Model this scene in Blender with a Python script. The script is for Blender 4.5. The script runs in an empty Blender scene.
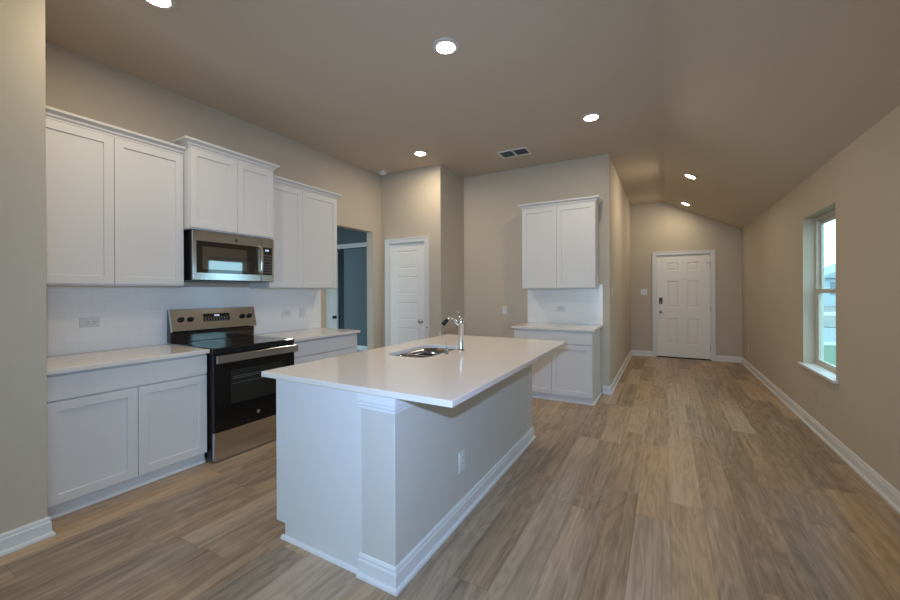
import bpy, bmesh, math, random
from mathutils import Vector, Matrix
C = bpy.context.scene.collection
S = bpy.context.scene
PI = math.pi

# ------------------------------------------------------------------ camera
cam = bpy.data.cameras.new('camera'); co = bpy.data.objects.new('camera', cam); C.objects.link(co)
cam.sensor_fit = 'HORIZONTAL'; cam.sensor_width = 36.0
cam.lens = 384.05 / 900 * 36.0
cam.shift_y = -(300 - 291.55) / 900.0
cam.clip_start = 0.02; cam.clip_end = 300
co.matrix_world = (Matrix.Translation((0, 0, 1.3585)) @ Matrix.Rotation(0.5104, 4, 'Z')
                   @ Matrix.Rotation(PI / 2, 4, 'X') @ Matrix.Rotation(-0.0045, 4, 'Z'))
S.camera = co
# ------------------------------------------------------------------ view
S.view_settings.view_transform = 'Standard'; S.view_settings.look = 'None'
S.view_settings.exposure = 0.0; S.view_settings.gamma = 1.0
S.view_settings.use_curve_mapping = False
# ------------------------------------------------------------------ world: bright overcast sky
w = bpy.data.worlds.new('overcast'); S.world = w; w.use_nodes = True
bgn = w.node_tree.nodes['Background']
bgn.inputs['Color'].default_value = (0.60, 0.86, 1.0, 1); bgn.inputs['Strength'].default_value = 4.2

def lamp(name, kind, loc, power, color, rot=(0, 0, 0), **kw):
    l = bpy.data.lights.new(name, kind); l.energy = power; l.color = color
    for k, v in kw.items(): setattr(l, k, v)
    o = bpy.data.objects.new(name, l); o.location = loc; o.rotation_euler = rot; C.objects.link(o); return o
FILL_BLUE = (0.62, 0.80, 1.0)
LAMPC = (1.0, 0.85, 0.64)
# the photographer's flash, just above the lens
lamp('camera_flash', 'SPOT', (0.0, -0.03, 1.53), 235, (0.39, 0.57, 0.95), (math.radians(84), 0, 0.5104), shadow_soft_size=0.025, spot_size=math.radians(125), spot_blend=1.0)
# added bluish fill lamps at the two added rear windows behind the camera
for x in (-1.9, 0.1):
    lamp('rear_fill_lamp', 'AREA', (x, -4.42, 1.35), 17, FILL_BLUE, (PI / 2, 0, 0), shape='RECTANGLE', size=1.3, size_y=1.4)
# added bluish fill lamp at the added side window, lifting the knee wall
lamp('living_fill_lamp', 'AREA', (1.25, -0.95, 1.35), 5, (0.45, 0.70, 1.0), (PI / 2, 0, PI / 2), shape='RECTANGLE', size=1.2, size_y=1.4)
# unseen lamp added for the side room's blue light; no window is built
lamp('side_room_fill_lamp', 'AREA', (-4.15, 6.1, 0.75), 4.5, (0.22, 0.62, 1.0), (PI / 2, 0, PI / 2), shape='RECTANGLE', size=0.9, size_y=1.1)

# ------------------------------------------------------------------ materials
def mat(name, base=(.8, .8, .8), rough=.5, metal=0, spec=.5, coat=0):
    m = bpy.data.materials.new(name); m.use_nodes = True
    b = m.node_tree.nodes['Principled BSDF']
    b.inputs['Base Color'].default_value = (*base, 1); b.inputs['Roughness'].default_value = rough
    b.inputs['Metallic'].default_value = metal; b.inputs['Specular IOR Level'].default_value = spec
    b.inputs['Coat Weight'].default_value = coat
    return m
class NT:
    def __init__(s, m): s.t = m.node_tree; s.b = s.t.nodes['Principled BSDF']
    def n(s, ty, **kw):
        x = s.t.nodes.new(ty)
        for k, v in kw.items():
            if k.startswith('i_'):
                x.inputs[k[2:].replace('_', ' ')].default_value = v
            else: setattr(x, k, v)
        return x
    def l(s, a, b): s.t.links.new(a, b)
    def math(s, op, a, b=None, c=None):
        x = s.n('ShaderNodeMath', operation=op)
        for i, v in enumerate((a, b, c)):
            if v is None: continue
            if isinstance(v, (int, float)): x.inputs[i].default_value = v
            else: s.l(v, x.inputs[i])
        return x.outputs[0]
def textured(name, base, rough, scale, strength, dist=.002, var=.0, spec=.4):
    m = mat(name, base, rough, spec=spec); k = NT(m)
    tc = k.n('ShaderNodeTexCoord')
    no = k.n('ShaderNodeTexNoise', i_Scale=scale, i_Detail=3.0, i_Roughness=.55); k.l(tc.outputs['Object'], no.inputs['Vector'])
    bp = k.n('ShaderNodeBump', i_Strength=strength, i_Distance=dist); k.l(no.outputs['Fac'], bp.inputs['Height'])
    k.l(bp.outputs['Normal'], k.b.inputs['Normal'])
    if var:
        n2 = k.n('ShaderNodeTexNoise', i_Scale=scale * .02, i_Detail=2.0); k.l(tc.outputs['Object'], n2.inputs['Vector'])
        r = k.n('ShaderNodeMapRange'); r.inputs['To Min'].default_value = 1 - var; r.inputs['To Max'].default_value = 1 + var
        k.l(n2.outputs['Fac'], r.inputs['Value'])
        h = k.n('ShaderNodeHueSaturation'); h.inputs['Color'].default_value = (*base, 1); k.l(r.outputs[0], h.inputs['Value'])
        k.l(h.outputs['Color'], k.b.inputs['Base Color'])
    return m
WALL = textured('wall_paint', (.53, .46, .365), .75, 110, .35, .003, .02)
CEIL = textured('ceiling_paint', (.575, .49, .385), .85, 70, .45, .004, .02)
KNEE_LIT = textured('knee_wall_flash_tint', (.57, .54, .49), .7, 110, .35, .003, .02)  # wall paint lightened and cooled, the blue flash light put into its colour
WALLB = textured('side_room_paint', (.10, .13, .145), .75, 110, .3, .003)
WHITE = textured('cabinet_white', (.665, .655, .635), .38, 40, .02, .001)
TRIM = textured('trim_white', (.70, .70, .685), .35, 40, .02, .001)
DOORW = textured('door_white', (.83, .81, .77), .42, 60, .03, .001)
QUARTZ = textured('quartz', (.75, .69, .625), .13, 300, .0, .001, .03, spec=.5)
PLATE = textured('plate_white', (.70, .70, .68), .35, 30, .01, .001)
PLATEG = textured('plate_grey', (.68, .68, .67), .35, 30, .01, .001)
SLOT = textured('slot_dark', (.05, .05, .05), .5, 30, .01, .001)
BLACK = textured('black_enamel', (.012, .012, .013), .25, 30, .01, .001)
GLASSB = textured('black_glass', (.008, .008, .009), .05, 10, .0, .001, spec=1.0)
OVEND = textured('oven_black', (.006, .006, .006), .07, 10, .0, .001, spec=.35)
OVENW = textured('oven_window', (.016, .018, .015), .07, 10, .0, .001, spec=.4)
CHROME = mat('chrome', (.72, .72, .72), .12, 1)
NICKEL = mat('satin_nickel', (.50, .48, .45), .28, 1)
VINYL = textured('vinyl_almond', (.62, .57, .49), .45, 40, .02, .001)
DARKGREY = textured('duct_dark', (.21, .25, .27), .6, 30, .05, .001)
SCREEN = mat('display_glow', (.02, .02, .02), .3); SCREEN.node_tree.nodes['Principled BSDF'].inputs['Emission Color'].default_value = (.6, .75, 1, 1); SCREEN.node_tree.nodes['Principled BSDF'].inputs['Emission Strength'].default_value = .8
LEDM = mat('lamp_lens', (.9, .9, .9), .4); LEDM.node_tree.nodes['Principled BSDF'].inputs['Emission Color'].default_value = (1, .90, .74, 1); LEDM.node_tree.nodes['Principled BSDF'].inputs['Emission Strength'].default_value = 25.0
VENTM = textured('vent_white', (.74, .72, .69), .5, 40, .02, .001)
LTRIM = textured('lamp_trim', (.60, .56, .50), .5, 40, .02, .001)

def steel_mat(name, axis):
    m = mat(name, (.60, .61, .62), .27, 1); k = NT(m)
    tc = k.n('ShaderNodeTexCoord'); mp = k.n('ShaderNodeMapping'); sc = [220, 220, 220]; sc[axis] = 2; mp.inputs['Scale'].default_value = sc
    k.l(tc.outputs['Object'], mp.inputs['Vector'])
    no = k.n('ShaderNodeTexNoise', i_Scale=1.0, i_Detail=3.0); k.l(mp.outputs[0], no.inputs['Vector'])
    r = k.n('ShaderNodeMapRange'); r.inputs['To Min'].default_value = .14; r.inputs['To Max'].default_value = .19
    k.l(no.outputs['Fac'], r.inputs['Value']); k.l(r.outputs[0], k.b.inputs['Roughness'])
    k.b.inputs['Anisotropic'].default_value = .5
    return m
STEEL = steel_mat('brushed_steel', 0)
SINKM = steel_mat('sink_steel', 1); SINKM.node_tree.nodes['Principled BSDF'].inputs['Base Color'].default_value = (.36, .345, .325, 1)

def tile_mat():
    m = mat('subway_tile', (.8, .8, .79), .16); k = NT(m)
    tc = k.n('ShaderNodeTexCoord'); sp = k.n('ShaderNodeSeparateXYZ'); k.l(tc.outputs['Object'], sp.inputs[0])
    cb = k.n('ShaderNodeCombineXYZ'); k.l(sp.outputs['X'], cb.inputs['X']); k.l(sp.outputs['Z'], cb.inputs['Y'])
    br = k.n('ShaderNodeTexBrick'); br.offset = .5
    for a, v in (('Color1', (.86, .85, .82, 1)), ('Color2', (.845, .835, .805, 1)), ('Mortar', (.79, .78, .755, 1))): br.inputs[a].default_value = v
    for a, v in (('Scale', 1.0), ('Mortar Size', .0016), ('Mortar Smooth', .3), ('Brick Width', .152), ('Row Height', .076)): br.inputs[a].default_value = v
    k.l(cb.outputs[0], br.inputs['Vector']); k.l(br.outputs['Color'], k.b.inputs['Base Color'])
    bp = k.n('ShaderNodeBump', i_Strength=.25, i_Distance=.0008); bp.invert = True; k.l(br.outputs['Fac'], bp.inputs['Height'])
    k.l(bp.outputs['Normal'], k.b.inputs['Normal']); return m
TILE = tile_mat()

def floor_mat():
    m = mat('vinyl_plank', (.3, .24, .18), .36, spec=.45); k = NT(m)
    tc = k.n('ShaderNodeTexCoord'); sp = k.n('ShaderNodeSeparateXYZ'); k.l(tc.outputs['Object'], sp.inputs[0])
    X, Y = sp.outputs['X'], sp.outputs['Y']
    W, L = .182, 1.22
    xr = k.math('DIVIDE', k.math('ADD', X, 50.03), W); row = k.math('FLOOR', xr); fx = k.math('FRACT', xr)
    wn = k.n('ShaderNodeTexWhiteNoise', noise_dimensions='1D'); k.l(row, wn.inputs['W'])
    yr = k.math('DIVIDE', k.math('ADD', k.math('ADD', Y, 60), k.math('MULTIPLY', wn.outputs['Value'], L * 3.1)), L)
    col = k.math('FLOOR', yr); fy = k.math('FRACT', yr)
    cb = k.n('ShaderNodeCombineXYZ'); k.l(row, cb.inputs[0]); k.l(col, cb.inputs[1])
    pid = k.n('ShaderNodeTexWhiteNoise', noise_dimensions='2D'); k.l(cb.outputs[0], pid.inputs['Vector'])
    rnd = pid.outputs['Value']
    # grain coordinates: stretched along the plank and shifted per plank
    gx = k.math('ADD', X, k.math('MULTIPLY', rnd, 37.0)); gy = k.math('MULTIPLY', Y, .034)
    gv = k.n('ShaderNodeCombineXYZ'); k.l(gx, gv.inputs[0]); k.l(gy, gv.inputs[1]); k.l(k.math('MULTIPLY', rnd, 11), gv.inputs[2])
    g1 = k.n('ShaderNodeTexNoise', i_Scale=26.0, i_Detail=5.0, i_Roughness=.6, i_Distortion=.6); k.l(gv.outputs[0], g1.inputs['Vector'])
    g2v = k.n('ShaderNodeCombineXYZ'); k.l(gx, g2v.inputs[0]); k.l(k.math('MULTIPLY', Y, .16), g2v.inputs[1]); k.l(k.math('MULTIPLY', rnd, 7), g2v.inputs[2])
    g2 = k.n('ShaderNodeTexNoise', i_Scale=7.0, i_Detail=2.0, i_Roughness=.5, i_Distortion=1.2); k.l(g2v.outputs[0], g2.inputs['Vector'])
    rings = k.math('FRACT', k.math('MULTIPLY', g2.outputs['Fac'], 6.0))
    rings = k.math('ABSOLUTE', k.math('SUBTRACT', rings, .5))
    g3 = k.n('ShaderNodeTexNoise', i_Scale=120.0, i_Detail=2.0); k.l(gv.outputs[0], g3.inputs['Vector'])
    v = k.math('ADD', k.math('MULTIPLY', g1.outputs['Fac'], .55), k.math('MULTIPLY', rings, .22))
    v = k.math('ADD', v, k.math('MULTIPLY', g3.outputs['Fac'], .22))
    v = k.math('ADD', v, k.math('MULTIPLY', rnd, .20))
    cr = k.n('ShaderNodeValToRGB'); k.l(v, cr.inputs['Fac'])
    e = cr.color_ramp.elements
    e[0].position = .36; e[0].color = (.21, .143, .090, 1)
    e[1].position = .86; e[1].color = (.61, .447, .295, 1)
    x = e.new(.60); x.color = (.425, .299, .186, 1)
    hs = k.n('ShaderNodeHueSaturation'); k.l(cr.outputs['Color'], hs.inputs['Color'])
    k.l(k.math('ADD', .80, k.math('MULTIPLY', pid.outputs['Color'], .3)), hs.inputs['Saturation'])
    sx = k.math('MINIMUM', fx, k.math('SUBTRACT', 1.0, fx)); sy = k.math('MINIMUM', fy, k.math('SUBTRACT', 1.0, fy))
    seam = k.math('MAXIMUM', k.math('LESS_THAN', sx, .007), k.math('LESS_THAN', sy, .0011))
    mx = k.n('ShaderNodeMix', data_type='RGBA'); k.l(k.math('MULTIPLY', seam, .45), mx.inputs[0]); k.l(hs.outputs['Color'], mx.inputs[6]); mx.inputs[7].default_value = (.09, .065, .045, 1)
    k.l(mx.outputs[2], k.b.inputs['Base Color'])
    hgt = k.math('SUBTRACT', k.math('MULTIPLY', g1.outputs['Fac'], .3), seam)
    bp = k.n('ShaderNodeBump', i_Strength=.25, i_Distance=.001); k.l(hgt, bp.inputs['Height']); k.l(bp.outputs['Normal'], k.b.inputs['Normal'])
    r = k.n('ShaderNodeMapRange'); r.inputs['To Min'].default_value = .30; r.inputs['To Max'].default_value = .46
    k.l(g1.outputs['Fac'], r.inputs['Value']); k.l(r.outputs[0], k.b.inputs['Roughness'])
    return m
FLOOR = floor_mat()

def glass_mat():
    m = bpy.data.materials.new('window_glass'); m.use_nodes = True; t = m.node_tree; t.nodes.clear()
    o = t.nodes.new('ShaderNodeOutputMaterial'); mx = t.nodes.new('ShaderNodeMixShader'); a = t.nodes.new('ShaderNodeBsdfTransparent'); g = t.nodes.new('ShaderNodeBsdfGlossy')
    a.inputs['Color'].default_value = (.86, .95, .96, 1); g.inputs['Roughness'].default_value = .02; mx.inputs[0].default_value = .07
    t.links.new(a.outputs[0], mx.inputs[1]); t.links.new(g.outputs[0], mx.inputs[2]); t.links.new(mx.outputs[0], o.inputs[0]); return m
GLASS = glass_mat()
GRASS = textured('grass', (.10, .15, .095), .9, 30, .6, .02, .2)
DRY = textured('dry_ground', (.19, .185, .165), .9, 12, .5, .02, .2)
ASPH = textured('asphalt', (.20, .235, .27), .85, 60, .3, .004, .08)
CONC = textured('concrete', (.36, .38, .38), .85, 60, .3, .004, .05)
SIDING = textured('house_siding', (.40, .46, .50), .7, 8, .1, .004, .03)
SHINGLE = textured('roof_shingle', (.30, .36, .38), .9, 20, .4, .01, .1)
HOUSEWIN = textured('house_window', (.16, .2, .24), .2, 8, .0, .001)

# ------------------------------------------------------------------ mesh helpers
class MB:
    def __init__(s): s.bm = bmesh.new()
    def box(s, x0, x1, y0, y1, z0, z1):
        r = bmesh.ops.create_cube(s.bm, size=1.0, matrix=Matrix.Translation(((x0+x1)/2, (y0+y1)/2, (z0+z1)/2)) @ Matrix.Diagonal((x1-x0, y1-y0, z1-z0, 1)))
        return s
    def poly(s, pts, axis, a, b):
        """extrude a 2-D polygon along an axis; pts are (u,v) in the two other axes in xyz order"""
        def P(u, v, t): return {'x': (t, u, v), 'y': (u, t, v), 'z': (u, v, t)}[axis]
        A = [s.bm.verts.new(P(u, v, a)) for u, v in pts]; B = [s.bm.verts.new(P(u, v, b)) for u, v in pts]
        n = len(pts); s.bm.faces.new(A); s.bm.faces.new(B[::-1])
        for i in range(n): s.bm.faces.new((A[i], B[i], B[(i+1) % n], A[(i+1) % n]))
        return s
    def lathe(s, prof, c=(0, 0, 0), axis='z', seg=24, smooth=True):
        """profile of (r, t) along an axis through c"""
        M = {'z': Matrix.Identity(3), 'x': Matrix(((0, 0, 1), (1, 0, 0), (0, 1, 0))), 'y': Matrix(((1, 0, 0), (0, 0, 1), (0, -1, 0)))}[axis]
        if isinstance(axis, str): pass
        rings = []
        for r, t in prof:
            if r < 1e-6: rings.append([s.bm.verts.new(Vector(c) + M @ Vector((0, 0, t)))])
            else: rings.append([s.bm.verts.new(Vector(c) + M @ Vector((r*math.cos(2*PI*k/seg), r*math.sin(2*PI*k/seg), t))) for k in range(seg)])
        for A, B in zip(rings, rings[1:]):
            for k in range(seg):
                k2 = (k+1) % seg
                if len(A) == 1 and len(B) == 1: continue
                if len(A) == 1: f = (A[0], B[k2], B[k])
                elif len(B) == 1: f = (A[k], A[k2], B[0])
                else: f = (A[k], A[k2], B[k2], B[k])
                s.bm.faces.new(f).smooth = smooth
        if prof[0] == prof[-1]: return s
        for R, flip in ((rings[0], True), (rings[-1], False)):
            if len(R) > 1: s.bm.faces.new(R[::-1] if flip else R)
        return s
    def tube(s, path, rad, seg=12):
        path = [Vector(p) for p in path]; rings = []
        rr = rad if isinstance(rad, (list, tuple)) else [rad] * len(path)
        d0 = (path[1]-path[0]).normalized(); up = Vector((0, 0, 1)) if abs(d0.z) < .9 else Vector((1, 0, 0))
        u = d0.cross(up).normalized()
        for i, p in enumerate(path):
            d = (path[min(i+1, len(path)-1)] - path[max(i-1, 0)]).normalized()
            u = (u - d * u.dot(d)).normalized(); v = d.cross(u)
            rings.append([s.bm.verts.new(p + rr[i] * (u*math.cos(2*PI*k/seg) + v*math.sin(2*PI*k/seg))) for k in range(seg)])
        for A, B in zip(rings, rings[1:]):
            for k in range(seg): s.bm.faces.new((A[k], A[(k+1) % seg], B[(k+1) % seg], B[k])).smooth = True
        s.bm.faces.new(rings[0][::-1]); s.bm.faces.new(rings[-1]); return s
    def mould(s, path, prof, side=1):
        """sweep closed profile (out, z) along an XY path with mitred corners; out is to the right of travel for side=1"""
        pts = [Vector((p[0], p[1])) for p in path]; z = path[0][2]; n = len(pts); rings = []
        for i in range(n):
            nn = []
            for a, b in ((i-1, i), (i, i+1)):
                if a < 0 or b >= n: continue
                d = (pts[b]-pts[a]).normalized(); nn.append(Vector((d.y, -d.x)) * side)
            m = nn[0] if len(nn) == 1 else (nn[0]+nn[1]) / (1 + nn[0].dot(nn[1]))
            rings.append([s.bm.verts.new((pts[i].x + m.x*o, pts[i].y + m.y*o, z + h)) for o, h in prof])
        k = len(prof)
        for A, B in zip(rings, rings[1:]):
            for j in range(k): s.bm.faces.new((A[j], A[(j+1) % k], B[(j+1) % k], B[j]))
        s.bm.faces.new(rings[0]); s.bm.faces.new(rings[-1][::-1]); return s
    def panel(s, x0, x1, z0, z1, yf, th, panels, insets):
        """door slab facing -y with inset panels (each panel (xa,xb,za,zb))"""
        xs = sorted({x0, x1} | {p[0] for p in panels} | {p[1] for p in panels}); zs = sorted({z0, z1} | {p[2] for p in panels} | {p[3] for p in panels})
        V = {(i, j): s.bm.verts.new((x, yf, z)) for i, x in enumerate(xs) for j, z in enumerate(zs)}
        pf = []
        for i in range(len(xs)-1):
            for j in range(len(zs)-1):
                f = s.bm.faces.new((V[i, j], V[i+1, j], V[i+1, j+1], V[i, j+1]))
                if any(abs(xs[i]-p[0]) < 1e-6 and abs(xs[i+1]-p[1]) < 1e-6 and abs(zs[j]-p[2]) < 1e-6 and abs(zs[j+1]-p[3]) < 1e-6 for p in panels): pf.append(f)
        B = [s.bm.verts.new(q) for q in ((x0, yf+th, z0), (x1, yf+th, z0), (x1, yf+th, z1), (x0, yf+th, z1))]
        s.bm.faces.new(B[::-1])
        nx, nz = len(xs)-1, len(zs)-1
        s.bm.faces.new([V[i, 0] for i in range(nx, -1, -1)] + [B[0], B[1]])
        s.bm.faces.new([V[i, nz] for i in range(nx+1)] + [B[2], B[3]])
        s.bm.faces.new([V[0, j] for j in range(nz+1)] + [B[3], B[0]])
        s.bm.faces.new([V[nx, j] for j in range(nz, -1, -1)] + [B[1], B[2]])
        s.bm.normal_update()
        for t, d in insets:
            bmesh.ops.inset_individual(s.bm, faces=pf, thickness=t, depth=d, use_even_offset=True)
        return s
    def build(s, name, m, parent=None, bevel=0, seg=2, smooth=False):
        bmesh.ops.recalc_face_normals(s.bm, faces=s.bm.faces)
        me = bpy.data.meshes.new(name); s.bm.to_mesh(me); s.bm.free(); me.materials.append(m)
        if smooth:
            for p in me.polygons: p.use_smooth = True
        o = bpy.data.objects.new(name, me); C.objects.link(o)
        if parent: o.parent = parent
        if bevel:
            b = o.modifiers.new('edge', 'BEVEL'); b.width = bevel; b.segments = seg; b.limit_method = 'ANGLE'; b.angle_limit = math.radians(50)
        return o
def bx(*a): return MB().box(*a)
def thing(name, label, cat, loc=(0, 0, 0), rz=0, group=None):
    o = bpy.data.objects.new(name, None); C.objects.link(o); o.empty_display_size = .1
    o.location = loc; o.rotation_euler = (0, 0, rz); o['label'] = label; o['category'] = cat
    if group: o['group'] = group
    return o
def tag(o, label, cat, group=None):
    o['label'] = label; o['category'] = cat
    if group: o['group'] = group
    return o
def struct(o, label=None, cat=None):
    o['kind'] = 'structure'
    if label: o['label'] = label
    if cat: o['category'] = cat
    return o
def empty_struct(name, label, cat, loc, rz=0):
    o = thing(name, label, cat, loc, rz); o['kind'] = 'structure'; return o
R90 = PI / 2

# ------------------------------------------------------------------ room shell
XR, YF, ZC, ZR = 1.26, 8.95, 3.16, 2.49
XW, XN, YP, YB, XP, XH = -3.845, -3.02, 4.694, 5.42, -2.777, -.634
struct(bx(-10.2, 1.42, -4.62, 9.12, -.06, 0).build('floor', FLOOR), 'wood-look plank floor running from kitchen to front door', 'floor')
m = MB(); m.box(-3.97, 0, -4.62, 9.12, ZC, ZC+.08)
sl = (ZR-ZC)/XR
m.poly([(0, ZC), (1.42, ZC+sl*1.42), (1.42, ZC+sl*1.42+.08), (0, ZC+.08)], 'y', -4.62, 9.12)
struct(m.build('ceiling', CEIL), 'beige textured ceiling, flat over kitchen and sloped over hall', 'ceiling')
WY0, WY1, WZ0, WZ1 = 4.43, 5.31, .575, 2.10
m = MB()
m.box(XR, XR+.16, -4.62, -1.6, 0, 2.49); m.box(XR, XR+.16, -.3, WY0, 0, 2.49); m.box(XR, XR+.16, -1.6, -.3, 0, .6); m.box(XR, XR+.16, -1.6, -.3, 2.1, 2.49); m.box(XR, XR+.16, WY1, 9.1, 0, 2.49)
m.box(XR, XR+.16, WY0, WY1, 0, WZ0); m.box(XR, XR+.16, WY0, WY1, WZ1, 2.49)
struct(m.build('wall_right', WALL), 'beige side wall with the tall narrow window', 'wall')
m = MB(); DX0, DX1, DZ = -.165, .785, 2.085
m.box(-.76, DX0, YF, YF+.15, 0, ZC); m.box(DX1, XR, YF, YF+.15, 0, ZC-.2); m.box(DX0, DX1, YF, YF+.15, DZ, ZC)
struct(m.build('wall_far', WALL), 'beige far hall wall around the front door', 'wall')
struct(bx(XH-.13, XH, YB+.13, YF, 0, ZC).build('wall_hall', WALL), 'beige left wall of hall leading to front door', 'wall')
struct(bx(XP, XH, YB, YB+.13, 0, ZC).build('wall_back', WALL), 'beige kitchen back wall behind the single cabinet unit', 'wall')
PX0, PX1, PZ = -3.705, -3.035, 2.10
m = MB(); m.box(XW-.12, PX0, YP, YP+.12, 0, ZC); m.box(PX1, XP, YP, YP+.12, 0, ZC); m.box(PX0, PX1, YP, YP+.12, PZ, ZC); m.box(XP-.12, XP, YP+.12, YB+.13, 0, ZC)
struct(m.build('wall_pantry', WALL), 'beige pantry wall holding the white five-panel door', 'wall')
OY0, OY1, OZ = 3.572, 4.49, 2.262
m = MB(); m.box(XW-.12, XW, .772, OY0, 0, ZC); m.box(XW-.12, XW, OY1, YP, 0, ZC); m.box(XW-.12, XW, OY0, OY1, OZ, ZC)
struct(m.build('wall_left', WALL), 'beige kitchen wall behind the long cabinet run and open doorway', 'wall')
m = MB(); m.box(XN-.13, XN, -4.5, .64, 0, ZC); m.box(XW-.12, XN, .64, .772, 0, ZC)
struct(m.build('wall_near', WALL), 'beige wall end at the left edge of the photo', 'wall')
# rear wall of the living room (behind the camera) with two added windows
m = MB(); zz = (.6, 2.1); xs = (-3.14, -2.6, -1.2, -.6, .8, 1.42)
for i in range(5):
    if i in (1, 3): m.box(xs[i], xs[i+1], -4.62, -4.5, 0, zz[0]); m.box(xs[i], xs[i+1], -4.62, -4.5, zz[1], 2.4 if i == 4 else 3.0)
    else: m.box(xs[i], xs[i+1], -4.62, -4.5, 0, 2.4 if i == 4 else 3.0)
m.box(-3.14, .2, -4.62, -4.5, 3.0, ZC)
struct(m.build('wall_rear', WALL), 'beige living room wall behind the camera', 'wall')
for i, x in ((2, -2.6), (3, -.6)):
    e = empty_struct('window_%d' % i, 'added rear window behind the camera for bluish fill light', 'window', (x, -4.56, .6))  # unseen windows, added to go with the rear fill lamps
    m = MB()
    for a in ((0, .05, 0, 1.5), (1.35, 1.4, 0, 1.5), (.05, 1.35, 0, .05), (.05, 1.35, 1.45, 1.5), (.05, 1.35, .72, .77)): m.box(a[0], a[1], -.03, .03, a[2], a[3])
    m.build('window_frame', VINYL, e); bx(.05, 1.35, -.004, .004, .05, 1.45).build('glass', GLASS, e)

e = empty_struct('window_4', 'added side window behind the camera for bluish fill light', 'window', (XR+.12, -1.6, .6))  # unseen window, made up for the side fill lamp
m = MB()
for a in ((0, .05, 0, 1.5), (1.25, 1.3, 0, 1.5), (.05, 1.25, 0, .05), (.05, 1.25, 1.45, 1.5), (.05, 1.25, .72, .77)): m.box(-.03, .03, a[0], a[1], a[2], a[3])
m.build('window_frame', VINYL, e); bx(-.004, .004, .05, 1.25, .05, 1.45).build('glass', GLASS, e)

# ---- side room seen through the opening
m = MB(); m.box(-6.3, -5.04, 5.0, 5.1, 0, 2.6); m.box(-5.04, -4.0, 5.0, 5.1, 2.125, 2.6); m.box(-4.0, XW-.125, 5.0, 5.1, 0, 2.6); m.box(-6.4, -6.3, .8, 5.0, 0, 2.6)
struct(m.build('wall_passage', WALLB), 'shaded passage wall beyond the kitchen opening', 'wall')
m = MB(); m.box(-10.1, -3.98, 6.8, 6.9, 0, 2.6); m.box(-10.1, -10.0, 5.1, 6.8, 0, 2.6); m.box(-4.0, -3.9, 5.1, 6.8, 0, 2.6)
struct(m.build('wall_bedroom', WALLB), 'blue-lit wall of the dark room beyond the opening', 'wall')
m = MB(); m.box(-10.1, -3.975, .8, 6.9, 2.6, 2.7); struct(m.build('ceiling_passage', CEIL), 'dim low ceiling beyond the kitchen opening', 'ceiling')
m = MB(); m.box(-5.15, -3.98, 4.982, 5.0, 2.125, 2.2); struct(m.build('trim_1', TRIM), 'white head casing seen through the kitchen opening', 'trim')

# ---- baseboards
BB = [(0, 0), (.026, 0), (.026, .012), (.021, .020), (.014, .022), (.014, .078), (.010, .086), (.010, .096), (.005, .106), (0, .108)]
def base(name, path, label, side=1):
    struct(MB().mould([(x, y, 0) for x, y in path], BB, side).build(name, TRIM), label, 'baseboard')
base('baseboard_right', [(XR, -4.4), (XR, YF), (DX1+.06, YF)], 'white baseboard running along the window wall to the front door', -1)
base('baseboard_far', [(DX0-.06, YF), (XH, YF), (XH, YB), (-.722, YB)], 'white baseboard along the hall wall left of the front door', -1)
base('baseboard_near', [(XN, -4.4), (XN, .772), (XN-.10, .772)], 'white baseboard wrapping the wall end at the left', 1)
base('baseboard_pantry', [(PX1+.06, YP), (XP, YP), (XP, YB), (-1.74, YB)], 'white baseboard round the pantry corner', 1)
base('baseboard_bedroom', [(-10, 6.8), (-4.0, 6.8)], 'white baseboard in the dark room beyond the opening', 1)

# ------------------------------------------------------------------ window on the right wall
e = empty_struct('window_1', 'tall narrow almond-framed sash window with white sill', 'window', (XR, WY0, WZ0))
h, wd = WZ1-WZ0, WY1-WY0
fx0, fx1 = .095, .15
m = MB()
for a in ((0, .035, 0, h), (wd-.035, wd, 0, h), (.035, wd-.035, 0, .035), (.035, wd-.035, h-.035, h)): m.box(fx0, fx1, a[0], a[1], a[2], a[3])
m.build('window_frame', VINYL, e, .003)
mid = 1.348-WZ0
def sash(name, x0, x1, z0, z1):
    m = MB(); t = .04
    for a in ((.036, .036+t, z0, z1), (wd-.036-t, wd-.036, z0, z1), (.036+t, wd-.036-t, z0, z0+t), (.036+t, wd-.036-t, z1-t, z1)): m.box(x0, x1, a[0], a[1], a[2], a[3])
    s = m.build(name, VINYL, e, .003)
    bx((x0+x1)/2-.004, (x0+x1)/2+.004, .036+t, wd-.036-t, z0+t, z1-t).build('glass', GLASS, s); return s
sash('upper_sash', .124, .146, mid-.02, h-.036)
lo = sash('lower_sash', .099, .123, .036, mid+.02)
bx(.084, .099, wd/2-.03, wd/2+.03, mid+.004, mid+.016).build('sash_lock', VINYL, lo, .002)
m = MB(); m.box(-.035, 0, -.055, wd+.055, -.002, .022); m.box(0, fx0, .001, wd-.001, .0005, .022)
m.build('window_sill', TRIM, e, .004)
bx(-.012, 0, -.03, wd+.03, -.06, -.002).build('apron', WALL, e, .002)

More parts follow.
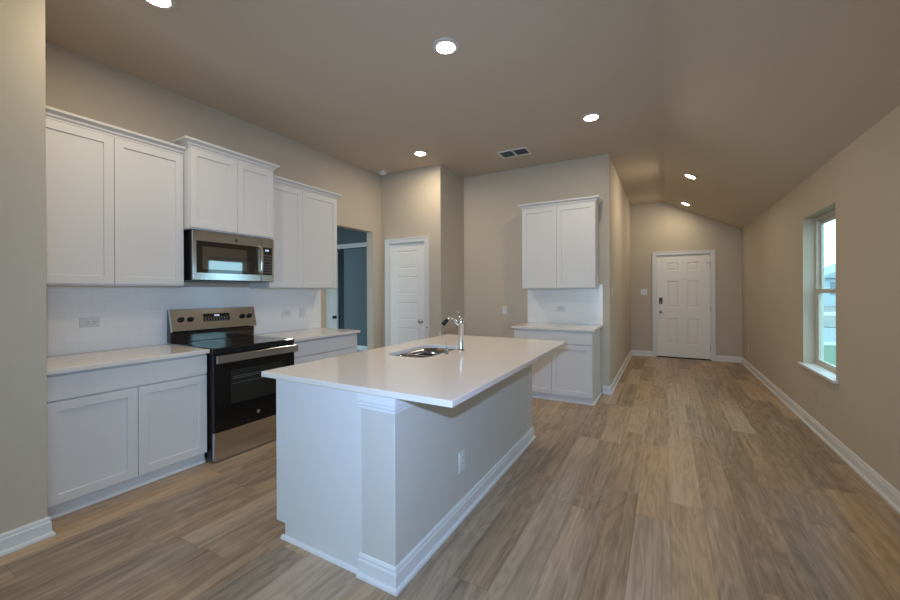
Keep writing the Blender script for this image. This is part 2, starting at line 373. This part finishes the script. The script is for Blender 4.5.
# ------------------------------------------------------------------ doors
def casing(parent, w, h, cw=.062, yf=-.016):
    """flat stepped casing around an opening 0..w x 0..h on a wall face y=0 facing -y"""
    m = MB()
    for a in ((-cw, .004, 0, h+cw), (w-.004, w+cw, 0, h+cw), (.004, w-.004, h-.004, h+cw)): m.box(a[0], a[1], yf, 0, a[2], a[3])
    for a in ((-cw, -cw+.018, 0, h+cw), (w+cw-.018, w+cw, 0, h+cw), (-cw+.018, w+cw-.018, h+cw-.018, h+cw)): m.box(a[0], a[1], yf-.006, yf, a[2], a[3])
    m.build('casing', TRIM, parent, .002)
    m = MB()
    for a in ((0, .018, 0, h), (w-.018, w, 0, h), (.018, w-.018, h-.018, h)): m.box(a[0], a[1], .0, .11, a[2], a[3])
    for a in ((.017, .042, 0, h-.017), (w-.042, w-.017, 0, h-.017), (.042, w-.042, h-.042, h-.017)): m.box(a[0], a[1], .054, .075, a[2], a[3])
    m.build('jamb', TRIM, parent, .001)
def knob(parent, x, z, yf, m=NICKEL):
    MB().lathe([(0, .0), (.032, 0), (.032, -.006), (.014, -.012), (.011, -.03), (.022, -.036), (.028, -.046), (.024, -.058), (0, -.062)], (x, yf, z), 'y').build('door_knob', m, parent)
# lathe axis y uses +t = +y
e = empty_struct('door_1', 'white five-panel pantry door with round knob', 'door', (PX0, YP, 0))
W = PX1-PX0; casing(e, W, PZ)
pn = []
for k in range(5):
    zt = 1.972-k*.383; pn.append((.155, W-.158, zt-.268, zt))
sl_ = MB().panel(.021, W-.021, .012, PZ-.021, .012, .035, pn, [(.010, -.007), (.006, 0), (.012, .004)]).build('door_slab', DOORW, e)
knob(sl_, W-.085, .925, .012)
for z in (.25, 1.05, 1.82): bx(.012, .022, -.004, .012, z-.045, z+.045).build('hinge', NICKEL if z > 9 else TRIM, e, .001)
bx(-.012, -.008+.02, -.028, -.016, 1.80, 1.83).build('door_stop', TRIM, e)
MB().lathe([(0, 0), (.007, 0), (.007, -.02), (.0, -.022)], (W+.04, -.016, .84), 'y', 10).build('rubber_bumper', SLOT, e)

e = empty_struct('door_2', 'white six-panel front door with black keypad lock', 'door', (DX0, YF, 0))
W = DX1-DX0; casing(e, W, DZ)
c0, c1, c2, c3 = .205, .395, .552, .742
pn = []
for a, b in ((1.76, 1.925), (1.02, 1.555), (.285, .80)):
    pn += [(c0, c1, a, b), (c2, c3, a, b)]
sl_ = MB().panel(.021, W-.021, .022, DZ-.021, .012, .04, pn, [(.012, -.012), (.008, 0), (.02, .007)]).build('door_slab', DOORW, e)
MB().box(.0, W, -.01, .10, 0, .016).box(.0, W, .054, .10, .015, .035).build('threshold', BLACK, e, .003)
kp = bx(.058, .118, -.012, .012, 1.09, 1.215).build('keypad_lock', SLOT, e, .006)
bx(.066, .110, -.016, -.012, 1.155, 1.207).build('keypad_screen', SLOT, kp, .002)
MB().lathe([(0, 0), (.018, 0), (.018, -.018), (0, -.02)], (.088, -.012, 1.118), 'y', 16).build('thumb_turn', NICKEL, kp)
knob(sl_, .088, .93, .012)
MB().lathe([(0, 0), (.011, 0), (.011, -.006), (0, -.007)], (W/2-.0, .012, 1.585), 'y', 14).build('peephole', PLATE, sl_)
for z in (.25, 1.0, 1.86): bx(W-.024, W-.012, -.004, .012, z-.05, z+.05).build('hinge', NICKEL, e, .001)
bx(W-.075, W-.02, -.012, .010, 1.895, 1.912).build('swing_latch', NICKEL, e, .002)

e = empty_struct('door_3', 'white open door leaf glimpsed through the kitchen opening', 'door', (-5.79, 4.93, 0))
sl_ = MB().panel(0, .745, .012, 2.08, 0, .035, [(.15, .6, .2, .95), (.15, .6, 1.1, 1.95)], [(.01, -.007), (.012, .004)]).build('door_slab', DOORW, e)
knob(sl_, .71, .915, 0, SLOT)

# ------------------------------------------------------------------ cabinets (local frame: x along width, y to the wall, front faces -y)
SH = [(.0015, -.009)]
FT = .02                                                   # door thickness
def shaker(name, x0, x1, z0, z1, parent, rail=.058):
    return MB().panel(x0, x1, z0, z1, -FT, FT-.001, [(x0+rail, x1-rail, z0+rail, z1-rail)], SH).build(name, WHITE, parent, .0012, 2)
def base_cabinet(label, loc, rz, w, depth, splits, kick=.028, group='white base cabinets', top=.877, shoe_ends=(0, 0)):
    e = thing('base_cabinet', label, 'cabinet', loc, rz, group)
    m = MB(); m.box(0, w, 0, depth, .084, top); m.box(0, w, kick, depth, 0, .084)
    m.build('carcass', WHITE, e, .0015)
    m = MB(); p = [(0, 0), (.016, 0), (.014, .010), (.008, .016), (0, .018)]
    pts = [(0, kick, 0), (w, kick, 0)]
    if shoe_ends[1]: pts.append((w, depth, 0))
    if shoe_ends[0]: pts.insert(0, (0, depth, 0))
    m.mould(pts, p, 1); m.build('shoe_moulding', TRIM, e)
    bx(.004, w-.004, -FT, -.001, .716, .862).build('drawer_front', WHITE, e, .0015)
    for a, b in zip(splits, splits[1:]): shaker('door', a+.0018, b-.0018, .090, .706, e)
    return e
XF = -3.205
base_cabinet('white base cabinet left of the range, two doors under one wide drawer front', (XF, .80, 0), R90, .926, .632, (.004, .464, .922))
base_cabinet('white base cabinet right of the range, partly behind the island', (XF, 2.514, 0), R90, .922, .632, (.004, .461, .918), shoe_ends=(0, 1))
base_cabinet('white base cabinet standing alone on the back wall', (-1.715, 4.775, 0), 0, .967, .637, (.004, .484, .963), shoe_ends=(1, 1))

CROWN = [(0, 0), (.006, 0), (.008, .012), (.018, .020), (.022, .034), (.040, .046), (.046, .050), (.048, .066), (0, .066)]
def wall_cabinet(label, loc, rz, w, depth, h, split, path, group='white wall cabinets', rail=.058):
    e = thing('wall_cabinet', label, 'cabinet', loc, rz, group)
    m = MB(); m.box(0, w, 0, depth, 0, h); m.build('carcass', WHITE, e, .0012)
    for a, b in ((.003, split), (split, w-.003)): shaker('door', a+.0015, b-.0015, .012, h-.016, e, rail)
    m = MB(); m.mould([(x, y, h-.01) for x, y in path], CROWN, 1); m.build('crown_moulding', WHITE, e)
    return e
XU = -3.535; D = .309
wall_cabinet('long white wall cabinet left of the microwave', (XU, .80, 1.412), R90, .922, D, 1.105, .455, [(0, -.003), (.922, -.003)])
XM = -3.447; DM = D+XM-XU
wall_cabinet('raised short white wall cabinet above the microwave', (XM, 1.7245, 1.893), R90, .781, DM, .690, .405, [(0, DM), (0, -.003), (.781, -.003), (.781, DM)])
wall_cabinet('white wall cabinet between microwave and open doorway', (XU, 2.507, 1.400), R90, .940, D, 1.105, .425, [(0, -.003), (.940, -.003), (.940, D)])
wall_cabinet('white wall cabinet standing alone on the back wall', (-1.715, 5.105, 1.389), 0, .955, .313, 1.098, .473, [(0, .313), (0, -.003), (.955, -.003), (.955, .313)])

# ------------------------------------------------------------------ countertops
CT0, CT1 = .8772, .9072
def counter(label, x0, x1, y0, y1):
    return tag(bx(x0, x1, y0, y1, CT0, CT1).build('countertop', QUARTZ, None, .003, 2), label, 'countertop', 'pale quartz countertops')
counter('pale countertop left of the range', -3.8345, -3.165, .775, 1.734)
counter('pale countertop between range and open doorway', -3.8345, -3.155, 2.511, 3.455)
counter('pale countertop on the lone back wall base cabinet', -1.745, -.722, 4.745, 5.410)

# ------------------------------------------------------------------ backsplashes
e = bx(0, 2.702, -.008, 0, .9075, 1.412).build('backsplash', TILE); e.location = (XW+.0005, .774, 0); e.rotation_euler = (0, 0, R90)
tag(e, 'white subway tile backsplash behind the range', 'backsplash')
e = bx(0, 1.022, -.008, 0, .9075, 1.445).build('backsplash', TILE); e.location = (-1.742, YB-.0005, 0)
tag(e, 'white subway tile backsplash on the lone back wall unit', 'backsplash')

# ------------------------------------------------------------------ island
IX0, IX1, IYN, IYF = -1.91, -1.075, 1.405, 3.47
e = thing('island_base', 'white kitchen island base with beige knee wall and baseboard', 'kitchen island', ((IX0+IX1)/2, (IYN+IYF)/2, 0))
ox, oy = -(IX0+IX1)/2, -(IYN+IYF)/2
def L(m, *a):
    m.box(a[0]+ox, a[1]+ox, a[2]+oy, a[3]+oy, a[4], a[5]); return m
KX = -1.275                                              # knee wall starts here
m = MB(); L(m, IX0+.02, KX, IYN+.012, IYF, .085, CT0-.0002-.25); L(m, IX0+.075, KX, IYN+.012, IYF, 0, .085)
for a in ((IX0+.02, IX0+.04, IYN+.012, IYF), (KX-.02, KX, IYN+.012, IYF), (IX0+.04, KX-.02, IYN+.012, IYN+.03), (IX0+.04, KX-.02, IYF-.018, IYF)): L(m, *a, CT0-.2502, CT0-.0002)
m.build('carcass', WHITE, e)
m = MB(); m.poly([(IX0+ox, .082), (IX0+.072+ox, .082), (IX0+.072+ox, 0), (KX+ox, 0), (KX+ox, CT0-.0002), (IX0+ox, CT0-.0002)], 'y', IYN+oy, IYN+.012+oy); m.build('end_panel', WHITE, e, .001)
for k in range(4):
    y0 = IYN+.03+oy+k*.505; y1 = y0+.50
    dm = MB().panel(-y1, -y0, .10, .86, 0, .019, [(-y1+.058, -y0-.058, .158, .802)], SH)
    bmesh.ops.rotate(dm.bm, verts=dm.bm.verts, cent=(0, 0, 0), matrix=Matrix.Rotation(-R90, 3, 'Z'))
    bmesh.ops.translate(dm.bm, verts=dm.bm.verts, vec=(IX0+ox+.0005, 0, 0)); dm.build('door', WHITE, e, .0012)
m = MB(); L(m, KX, IX1, IYN-.006, IYF, 0, CT0-.0002); m.build('knee_wall', KNEE_LIT, e, .004)
cap = [(0, 0), (.005, 0), (.005, .014), (.010, .018), (.010, .032), (.014, .036), (.014, .074), (0, .074)]
m = MB(); m.mould([(KX+ox-.014, IYN-.006+oy, CT0-.0745), (IX1+ox, IYN-.006+oy, CT0-.0745), (IX1+ox, IYN+.17+oy, CT0-.0745)], cap, 1); m.build('cap_trim', TRIM, e, .001)
m = MB(); m.mould([(KX+ox-.012, IYN-.006+oy, 0), (IX1+ox, IYN-.006+oy, 0), (IX1+ox, IYF+oy, 0), (KX+ox, IYF+oy, 0)], BB, 1); m.build('baseboard', TRIM, e)
m = MB(); m.mould([(IX0+.072+ox-.02, IYN+oy, 0), (KX+ox-.013, IYN+oy, 0)], [(0, 0), (.016, 0), (.014, .010), (.008, .016), (0, .018)], 1); m.build('shoe_moulding', TRIM, e)

# island worktop with a sink cut-out
def rrect(x0, x1, y0, y1, r, n=6):
    P = []
    for cx, cy, a0 in ((x1-r, y1-r, 0), (x0+r, y1-r, 90), (x0+r, y0+r, 180), (x1-r, y0+r, 270)):
        for k in range(n+1):
            a = math.radians(a0+90*k/n); P.append((cx+r*math.cos(a), cy+r*math.sin(a)))
    return P
HX0, HX1, HY0, HY1 = -1.775, -1.425, 2.175, 2.81
def sink_hole():
    # double-bowl outline with a soft notch where the divider meets the edges
    return rrect(HX0, HX1, HY0, HY1, .10, 8)
def holed_slab(outer, inner, z0, z1):
    m = MB(); bm = m.bm
    def loop(P, z):
        V = [bm.verts.new((x, y, z)) for x, y in P]; return V, [bm.edges.new((V[i], V[(i+1) % len(V)])) for i in range(len(V))]
    o0, eo0 = loop(outer, z0); i0, ei0 = loop(inner, z0); o1, eo1 = loop(outer, z1); i1, ei1 = loop(inner, z1)
    bmesh.ops.triangle_fill(bm, edges=eo0+ei0, use_beauty=True); bmesh.ops.triangle_fill(bm, edges=eo1+ei1, use_beauty=True)
    for A, B in ((o0, o1), (i0, i1)):
        for k in range(len(A)): bm.faces.new((A[k], A[(k+1) % len(A)], B[(k+1) % len(A)], B[k]))
    return m
m = holed_slab([(-2.015, 1.386), (-.768, 1.386), (-.768, 3.53), (-2.015, 3.53)], sink_hole(), CT0, CT1)
tag(m.build('countertop', QUARTZ, None, .003, 2), 'large pale island countertop with sink cut-out', 'countertop', None)

# ------------------------------------------------------------------ sink
e = thing('sink', 'stainless double-bowl undermount sink in the island', 'sink', (-1.64, 2.49, .67))
def basin(name, x0, x1, y0, y1):
    prof = [(-.006, 0, .092), (0, -.004, .09), (.004, -.06, .085), (.010, -.16, .055), (.03, -.185, .05), (.06, -.192, .04)]
    m = MB(); rings = []
    for o, z, r in prof:
        rings.append([m.bm.verts.new((x+1.64, y-2.49, CT0-.67+z-.001)) for x, y in rrect(x0+o, x1-o, y0+o, y1-o, r, 6)])
    for A, B in zip(rings, rings[1:]):
        n = len(A)
        for k in range(n): m.bm.faces.new((A[k], A[(k+1) % n], B[(k+1) % n], B[k])).smooth = True
    m.bm.faces.new(rings[-1]); b = m.build(name, SINKM, e)
    sm = b.modifiers.new('thickness', 'SOLIDIFY'); sm.thickness = .0015; sm.offset = 0
    MB().lathe([(0, 0), (.035, 0), (.043, .003), (.045, 0.001), (.045, -.004), (0, -.004)], ((x0+x1)/2+1.64, (y0+y1)/2-2.49, CT0-.67-.192), 'z', 20).build('drain', CHROME, b)
basin('basin', HX0-.004, HX1+.004, HY0-.004, 2.373); basin('basin', HX0-.004, HX1+.004, 2.402, HY1+.004)
bx(HX0+1.643, HX1+1.637, 2.3735-2.49, 2.4015-2.49, CT0-.67-.05, CT0-.67+.008).build('divider', SINKM, e, .006)

# ------------------------------------------------------------------ faucet + soap dispenser
fx, fy = -1.352, 2.585
e = thing('faucet', 'chrome single-lever pull-out faucet behind the island sink', 'faucet', (fx, fy, CT1))
MB().lathe([(0, 0), (.028, 0), (.028, .006), (.0225, .012), (.021, .02), (.0205, .196), (.0235, .203), (.0245, .228), (.018, .244), (0, .249)], (0, 0, 0), 'z', 24).build('body', CHROME, e)
sp = MB().tube([(-.010, 0, .170), (-.030, -.002, .205), (-.050, -.005, .228), (-.072, -.008, .240), (-.094, -.011, .240), (-.108, -.013, .233)], [.013, .0125, .012, .012, .0125, .013], 14).build('spout', CHROME, e)
MB().tube([(-.106, -.0128, .235), (-.120, -.015, .224), (-.140, -.018, .205), (-.150, -.0195, .194)], [.013, .016, .0175, .0155], 14).build('spray_head', BLACK, sp)
MB().tube([(-.1495, -.0194, .1945), (-.156, -.0204, .187)], [.0135, .012], 14).build('spray_nozzle', CHROME, sp)
MB().tube([(0, 0, .243), (-.010, -.002, .262), (-.024, -.005, .282), (-.040, -.008, .298)], [.013, .0115, .0095, .007], 12).build('lever', CHROME, e)
e = thing('soap_dispenser', 'small chrome soap dispenser with thin bent spout left of the faucet', 'soap dispenser', (-1.372, 2.394, CT1))
MB().lathe([(0, 0), (.020, 0), (.020, .004), (.013, .008), (.012, .040), (.010, .046), (0, .048)], (0, 0, 0), 'z', 20).build('body', CHROME, e)
MB().tube([(0, 0, .045), (-.001, 0, .085), (-.018, -.004, .115), (-.045, -.010, .145), (-.062, -.014, .158), (-.080, -.018, .150)], [.0028]*6, 8).build('spout', CHROME, e)

# ------------------------------------------------------------------ range (local frame like the cabinets; front at y=0)
RW = .762
e = thing('range', 'stainless and black electric range between the base cabinets', 'stove', (-3.118, 1.737, 0), R90)
m = MB(); m.box(0, RW, .035, .714, .03, .895); m.build('body', BLACK, e, .003)
for x in (.05, RW-.05):
    for y in (.09, .60): MB().lathe([(0, 0), (.018, 0), (.014, .008), (.010, .03), (0, .031)], (x, y, 0), 'z', 12).build('foot', BLACK, e)
m = MB(); m.box(.002, RW-.002, -.006, .6465, .8955, .914); ct = m.build('cooktop', GLASSB, e, .006, 3)
BURN = textured('burner_print', (.05, .05, .052), .15, 20, .0)
for x, y, r in ((.2, .17, .115), (.56, .17, .09), (.2, .43, .075), (.56, .43, .1)):
    MB().lathe([(r-.003, 0), (r, 0), (r, .0006), (r-.003, .0006), (r-.003, 0)], (x, y, .9141), 'z', 40).build('burner_ring', BURN, ct)
bx(.002, RW-.002, .006, .034, .868, .8950).build('front_trim', BLACK, e, .003)
od = bx(.004, RW-.004, 0, .034, .245, .862).build('oven_door', OVEND, e, .004)
wn = bx(.135, RW-.135, -.0015, 0, .44, .715).build('oven_window', OVENW, od)
RACK = textured('rack_wire', (.10, .10, .10), .4, 10, .0)
m = MB()
for z in (.605, .645, .66): m.box(.15, RW-.15, -.0022, -.0015, z, z+.004)
m.build('oven_rack', RACK, od)
m = MB(); m.box(.0, RW, -.052, -.034, .795, .858)
for x in (.028, RW-.052): m.box(x, x+.024, -.0345, .0005, .81, .845)
m.build('handle', STEEL, od, .004, 3)
MB().lathe([(0, 0), (.016, 0), (.016, -.002), (.013, -.0025), (0, -.0025)], (RW/2, 0, .318), 'y', 24).build('round_badge', NICKEL, od)
bx(.004, RW-.004, .002, .034, .012, .238).build('storage_drawer', STEEL, e, .004)
# backguard: black riser with a tilted steel control panel
m = MB(); m.poly([(.647, .9142), (.714, .9142), (.714, 1.204), (.684, 1.204), (.647, 1.03)], 'x', -.004, RW+.012); m.build('backguard_riser', GLASSB, e, .003)
m = MB(); m.poly([(.610, 1.020), (.624, 1.010), (.646, 1.010), (.646, 1.031), (.683, 1.2045), (.713, 1.2045), (.713, 1.212), (.666, 1.212), (.656, 1.206)], 'x', -.008, RW+.018); cp = m.build('control_panel', STEEL, e, .002)
def slope(z): return .610+(z-1.020)/(1.206-1.020)*.046
tilt = math.atan2(.046, .186)
def on_panel(mb):                                         # built at y=0 around z=0 then tilted onto the panel face
    bmesh.ops.rotate(mb.bm, verts=mb.bm.verts, cent=(0, 0, 0), matrix=Matrix.Rotation(-tilt, 3, 'X'))
    bmesh.ops.translate(mb.bm, verts=mb.bm.verts, vec=(0, slope(1.112), 1.112)); return mb
for x in (.070, .150, .638, .712):
    on_panel(MB().lathe([(0, 0), (.024, 0), (.024, -.004), (.020, -.008), (.0185, -.026), (.015, -.029), (0, -.029)], (x, 0, .006), 'y', 20).box(x-.003, x+.003, -.036, -.027, -.012, .024)).build('knob', BLACK, cp)
dp = on_panel(bx(.262, .508, -.003, 0, -.024, .050)).build('display_panel', GLASSB, e, .001)
on_panel(bx(.362, .410, -.0036, -.003, .024, .038)).build('clock_digits', SCREEN, dp)
m = MB()
for i in range(9):
    for j in range(3): m.box(.275+i*.025, .287+i*.025, -.0035, -.003, -.017+j*.014, -.011+j*.014)
on_panel(m).build('button_labels', textured('label_grey', (.22, .22, .22), .5, 10, 0), dp)

# ------------------------------------------------------------------ microwave (over the range)
MW, MH = .765, .428
e = thing('microwave', 'stainless over-the-range microwave under the raised wall cabinet', 'microwave', (-3.435, 1.7465, 1.462), R90)
bx(0, MW, .022, .400, 0, MH).build('body', BLACK, e, .003)
bx(.10, MW-.10, .05, .36, -.006, 0).build('vent_filter', DARKGREY, e)
md = bx(.002, .621, 0, .021, .004, MH-.003).build('door', STEEL, e, .004)
mg = bx(.030, .584, -.002, .0, .066, .338).build('door_glass', GLASSB, md, .002)
MWIN = textured('microwave_window', (.02, .02, .02), .03, 10, 0, spec=1.0)
MWIN.node_tree.nodes['Principled BSDF'].inputs['IOR'].default_value = 2.0
bx(.075, .475, -.003, -.002, .098, .292).build('window', MWIN, md)
hm = MB(); hm.tube([(.602, -.004, .075), (.602, -.034, .088), (.602, -.037, .11), (.602, -.037, .30), (.602, -.034, .322), (.602, -.004, .335)], [.0135]*6, 14)
hm.build('handle', CHROME, md)
MB().lathe([(0, 0), (.014, 0), (.014, -.002), (0, -.0025)], (.375, 0, .372), 'y', 24).build('round_badge', SLOT, md)
pa = bx(.624, MW-.002, 0, .021, .004, MH-.003).build('control_column', STEEL, e, .004)
pb = bx(.634, MW-.026, -.002, 0, .066, .338).build('keypad_panel', GLASSB, e, .002)
bx(.664, .704, -.0026, -.002, .300, .318).build('clock_digits', SCREEN, pb)
m = MB()
for i in range(4):
    for j in range(7): m.box(.645+i*.023, .656+i*.023, -.0025, -.002, .085+j*.028, .095+j*.028)
m.build('keypad_buttons', bpy.data.materials['label_grey'], pb)

# ------------------------------------------------------------------ wall plates (local: back at y=0, facing -y)
def outlet(label, loc, rz, horiz=False, m=PLATE, group='wall outlets'):
    e = thing('wall_outlet', label, 'outlet', loc, rz, group)
    def B(x0, x1, y0, y1, z0, z1): return bx(z0, z1, y0, y1, x0, x1) if horiz else bx(x0, x1, y0, y1, z0, z1)
    B(-.036, .036, -.006, 0, -.059, .059).build('cover_plate', m, e, .002)
    for z in (-.026, .010):
        r = B(-.017, .017, -.009, -.006, z, z+.028).build('socket', m, e, .002)
        mm = MB()
        for x in (-.008, .005):
            a = (x, x+.003, -.0094, -.009, z+.010, z+.021)
            mm.box(*(a if not horiz else (a[4], a[5], a[2], a[3], a[0], a[1])))
        mm.build('socket_slots', SLOT, r)
    return e
def switch(label, loc, rz, gangs=1, group='wall switches'):
    e = thing('light_switch', label, 'light switch', loc, rz, group); hw = .036+.023*(gangs-1)
    bx(-hw, hw, -.006, 0, -.059, .059).build('cover_plate', PLATE, e, .002)
    for g in range(gangs):
        x = (g-(gangs-1)/2)*.046
        MB().poly([(-.006, -.033), (-.008, -.033), (-.012, .033), (-.006, .033)], 'x', x-.0165, x+.0165).build('rocker', PLATE, e, .001)
outlet('white outlet on the island knee wall', (IX1, 2.049, .337), R90)
outlet('sideways outlet in the backsplash left of the range', (XW+.0087, 1.215, 1.136), R90, True, PLATEG)
outlet('pale sideways outlet in the backsplash just right of the range', (XW+.0087, 2.957, 1.118), R90, True, PLATE)
switch('white switch in the backsplash beside the open doorway', (XW+.0087, 3.185, 1.112), R90)
outlet('sideways outlet in the backsplash of the lone back wall unit', (-1.268, YB-.0087, 1.109), 0, True, PLATEG)
switch('white switch on the back wall left of the lone cabinet unit', (-2.096, YB, 1.078), 0)
switch('double white switch left of the front door', (-.385, YF, 1.325), 0, 2)
switch('white switch on the hall corner wall beside the back cabinet', (XH, 5.65, 1.349), R90)
outlet('low white outlet on the left hall wall', (XH, 6.99, .30), R90)
outlet('low beige outlet under the window sill', (XR, 4.935, .345), -R90, False, WALL)
outlet('low white outlet near the front door corner on the window wall', (XR, 8.32, .341), -R90)

# ------------------------------------------------------------------ ceiling fixtures
def recessed(label, x, y, power, z=ZC, tiltx=0):
    e = thing('recessed_light', label, 'ceiling light', (x, y, z), 0, 'recessed ceiling lights'); e.rotation_euler = (0, tiltx, 0)
    MB().lathe([(.066, -.0002), (.104, -.0002), (.104, -.004), (.098, -.008), (.074, -.012), (.068, -.010), (.066, -.0002)], (0, 0, 0), 'z', 40).build('trim_ring', LTRIM, e)
    MB().lathe([(.068, -.006), (.066, -.012), (.05, -.016), (.025, -.0185), (0, -.019)], (0, 0, 0), 'z', 32).build('lens', LEDM, e)
    l = bpy.data.lights.new('recessed_lamp', 'AREA'); l.shape = 'DISK'; l.size = .11; l.energy = power; l.color = LAMPC
    o = bpy.data.objects.new('recessed_lamp', l); C.objects.link(o); o.parent = e; o.location = (0, 0, -.022)
PW = 11.5
recessed('round recessed ceiling light in the middle of the kitchen ceiling', -1.399, 2.452, PW)
recessed('round recessed ceiling light above the lone back wall cabinet unit', -.66, 4.19, PW)
recessed('round recessed ceiling light in front of the pantry door', -2.767, 4.168, PW)
recessed('round recessed ceiling light cut by the top edge, above the left wall cabinets', -2.693, 1.172, PW)
ta = math.atan2(-sl, 1)
recessed('nearer recessed light on the sloped hall ceiling', .326, 6.443, PW*1.0, ZC+sl*.326-.0004, ta)
recessed('farther recessed light on the sloped hall ceiling, close to the front door', .343, 8.384, PW*.55, ZC+sl*.343-.0004, ta)

e = thing('ceiling_vent', 'rectangular two-panel air vent on the kitchen ceiling', 'air vent', (-1.70, 4.765, ZC))
m = MB()
for a in ((-.2, .2, -.125, -.10), (-.2, .2, .10, .125), (-.2, -.172, -.10, .10), (.172, .2, -.10, .10), (-.012, .012, -.10, .10)): m.box(a[0], a[1], a[2], a[3], -.010, 0)
m.build('vent_frame', VENTM, e, .002)
m = MB()
for s in (-1, 1):
    a, b = sorted((s*.012, s*.172)); m.box(a, b, -.10, .10, -.002, 0)
m.build('duct_backing', DARKGREY, e)
for s in (-1, 1):
    for k in range(7):
        a, b = sorted((s*.0125, s*.1715)); y = -.088+k*.028
        MB().poly([(y, -.009), (y+.003, -.0095), (y+.017, -.003), (y+.014, -.0025)], 'x', a, b).build('louvre', DARKGREY, e)
e = thing('smoke_detector', 'round white smoke detector in the ceiling corner near the pantry', 'smoke detector', (-3.68, 4.53, ZC))
MB().lathe([(0, 0), (.062, 0), (.062, -.012), (.055, -.018)], (0, 0, 0), 'z', 28).build('mount', PLATE, e)
MB().lathe([(.055, -.018), (.056, -.030), (.046, -.044), (.02, -.047), (0, -.047)], (0, 0, 0), 'z', 28).build('cover', PLATE, e)

# ------------------------------------------------------------------ outdoors beyond the window
def ground(name, m, x0, x1, y0, y1, z0, z1, label, cat): struct(bx(x0, x1, y0, y1, z0, z1).build(name, m), label, cat)
ground('lawn', GRASS, 1.43, 40, -6, 14.6, -.30, -.2, 'green lawn outside the window', 'lawn')
ground('sidewalk', CONC, -20, 40, 14.6, 15.4, -.30, -.19, 'pale kerb beside the street outside', 'sidewalk')
ground('street', ASPH, -20, 40, 15.4, 22, -.36, -.24, 'grey street outside the window', 'street')
ground('far_yard', DRY, -20, 40, 22, 60, -.36, -.2, 'bare dry yard across the street', 'yard')
ground('driveway', CONC, -20, 40, 31, 36, -.2, -.17, 'pale concrete strip across the street', 'driveway')
e = thing('neighbor_house', 'pale single-storey house across the street seen through the window', 'house', (13.3, 50, -.2))
bx(0, 12, 0, 9, 0, 2.75).build('wall', SIDING, e)
m = MB(); m.poly([(-.5, 2.7), (12.5, 2.7), (6.0, 5.7)], 'y', -.5, 9.5); m.build('roof', SHINGLE, e)
for x in (.55, 4.2, 8.2): bx(x, x+1.1, -.05, 0, 1.1, 2.3).build('window', HOUSEWIN, e)
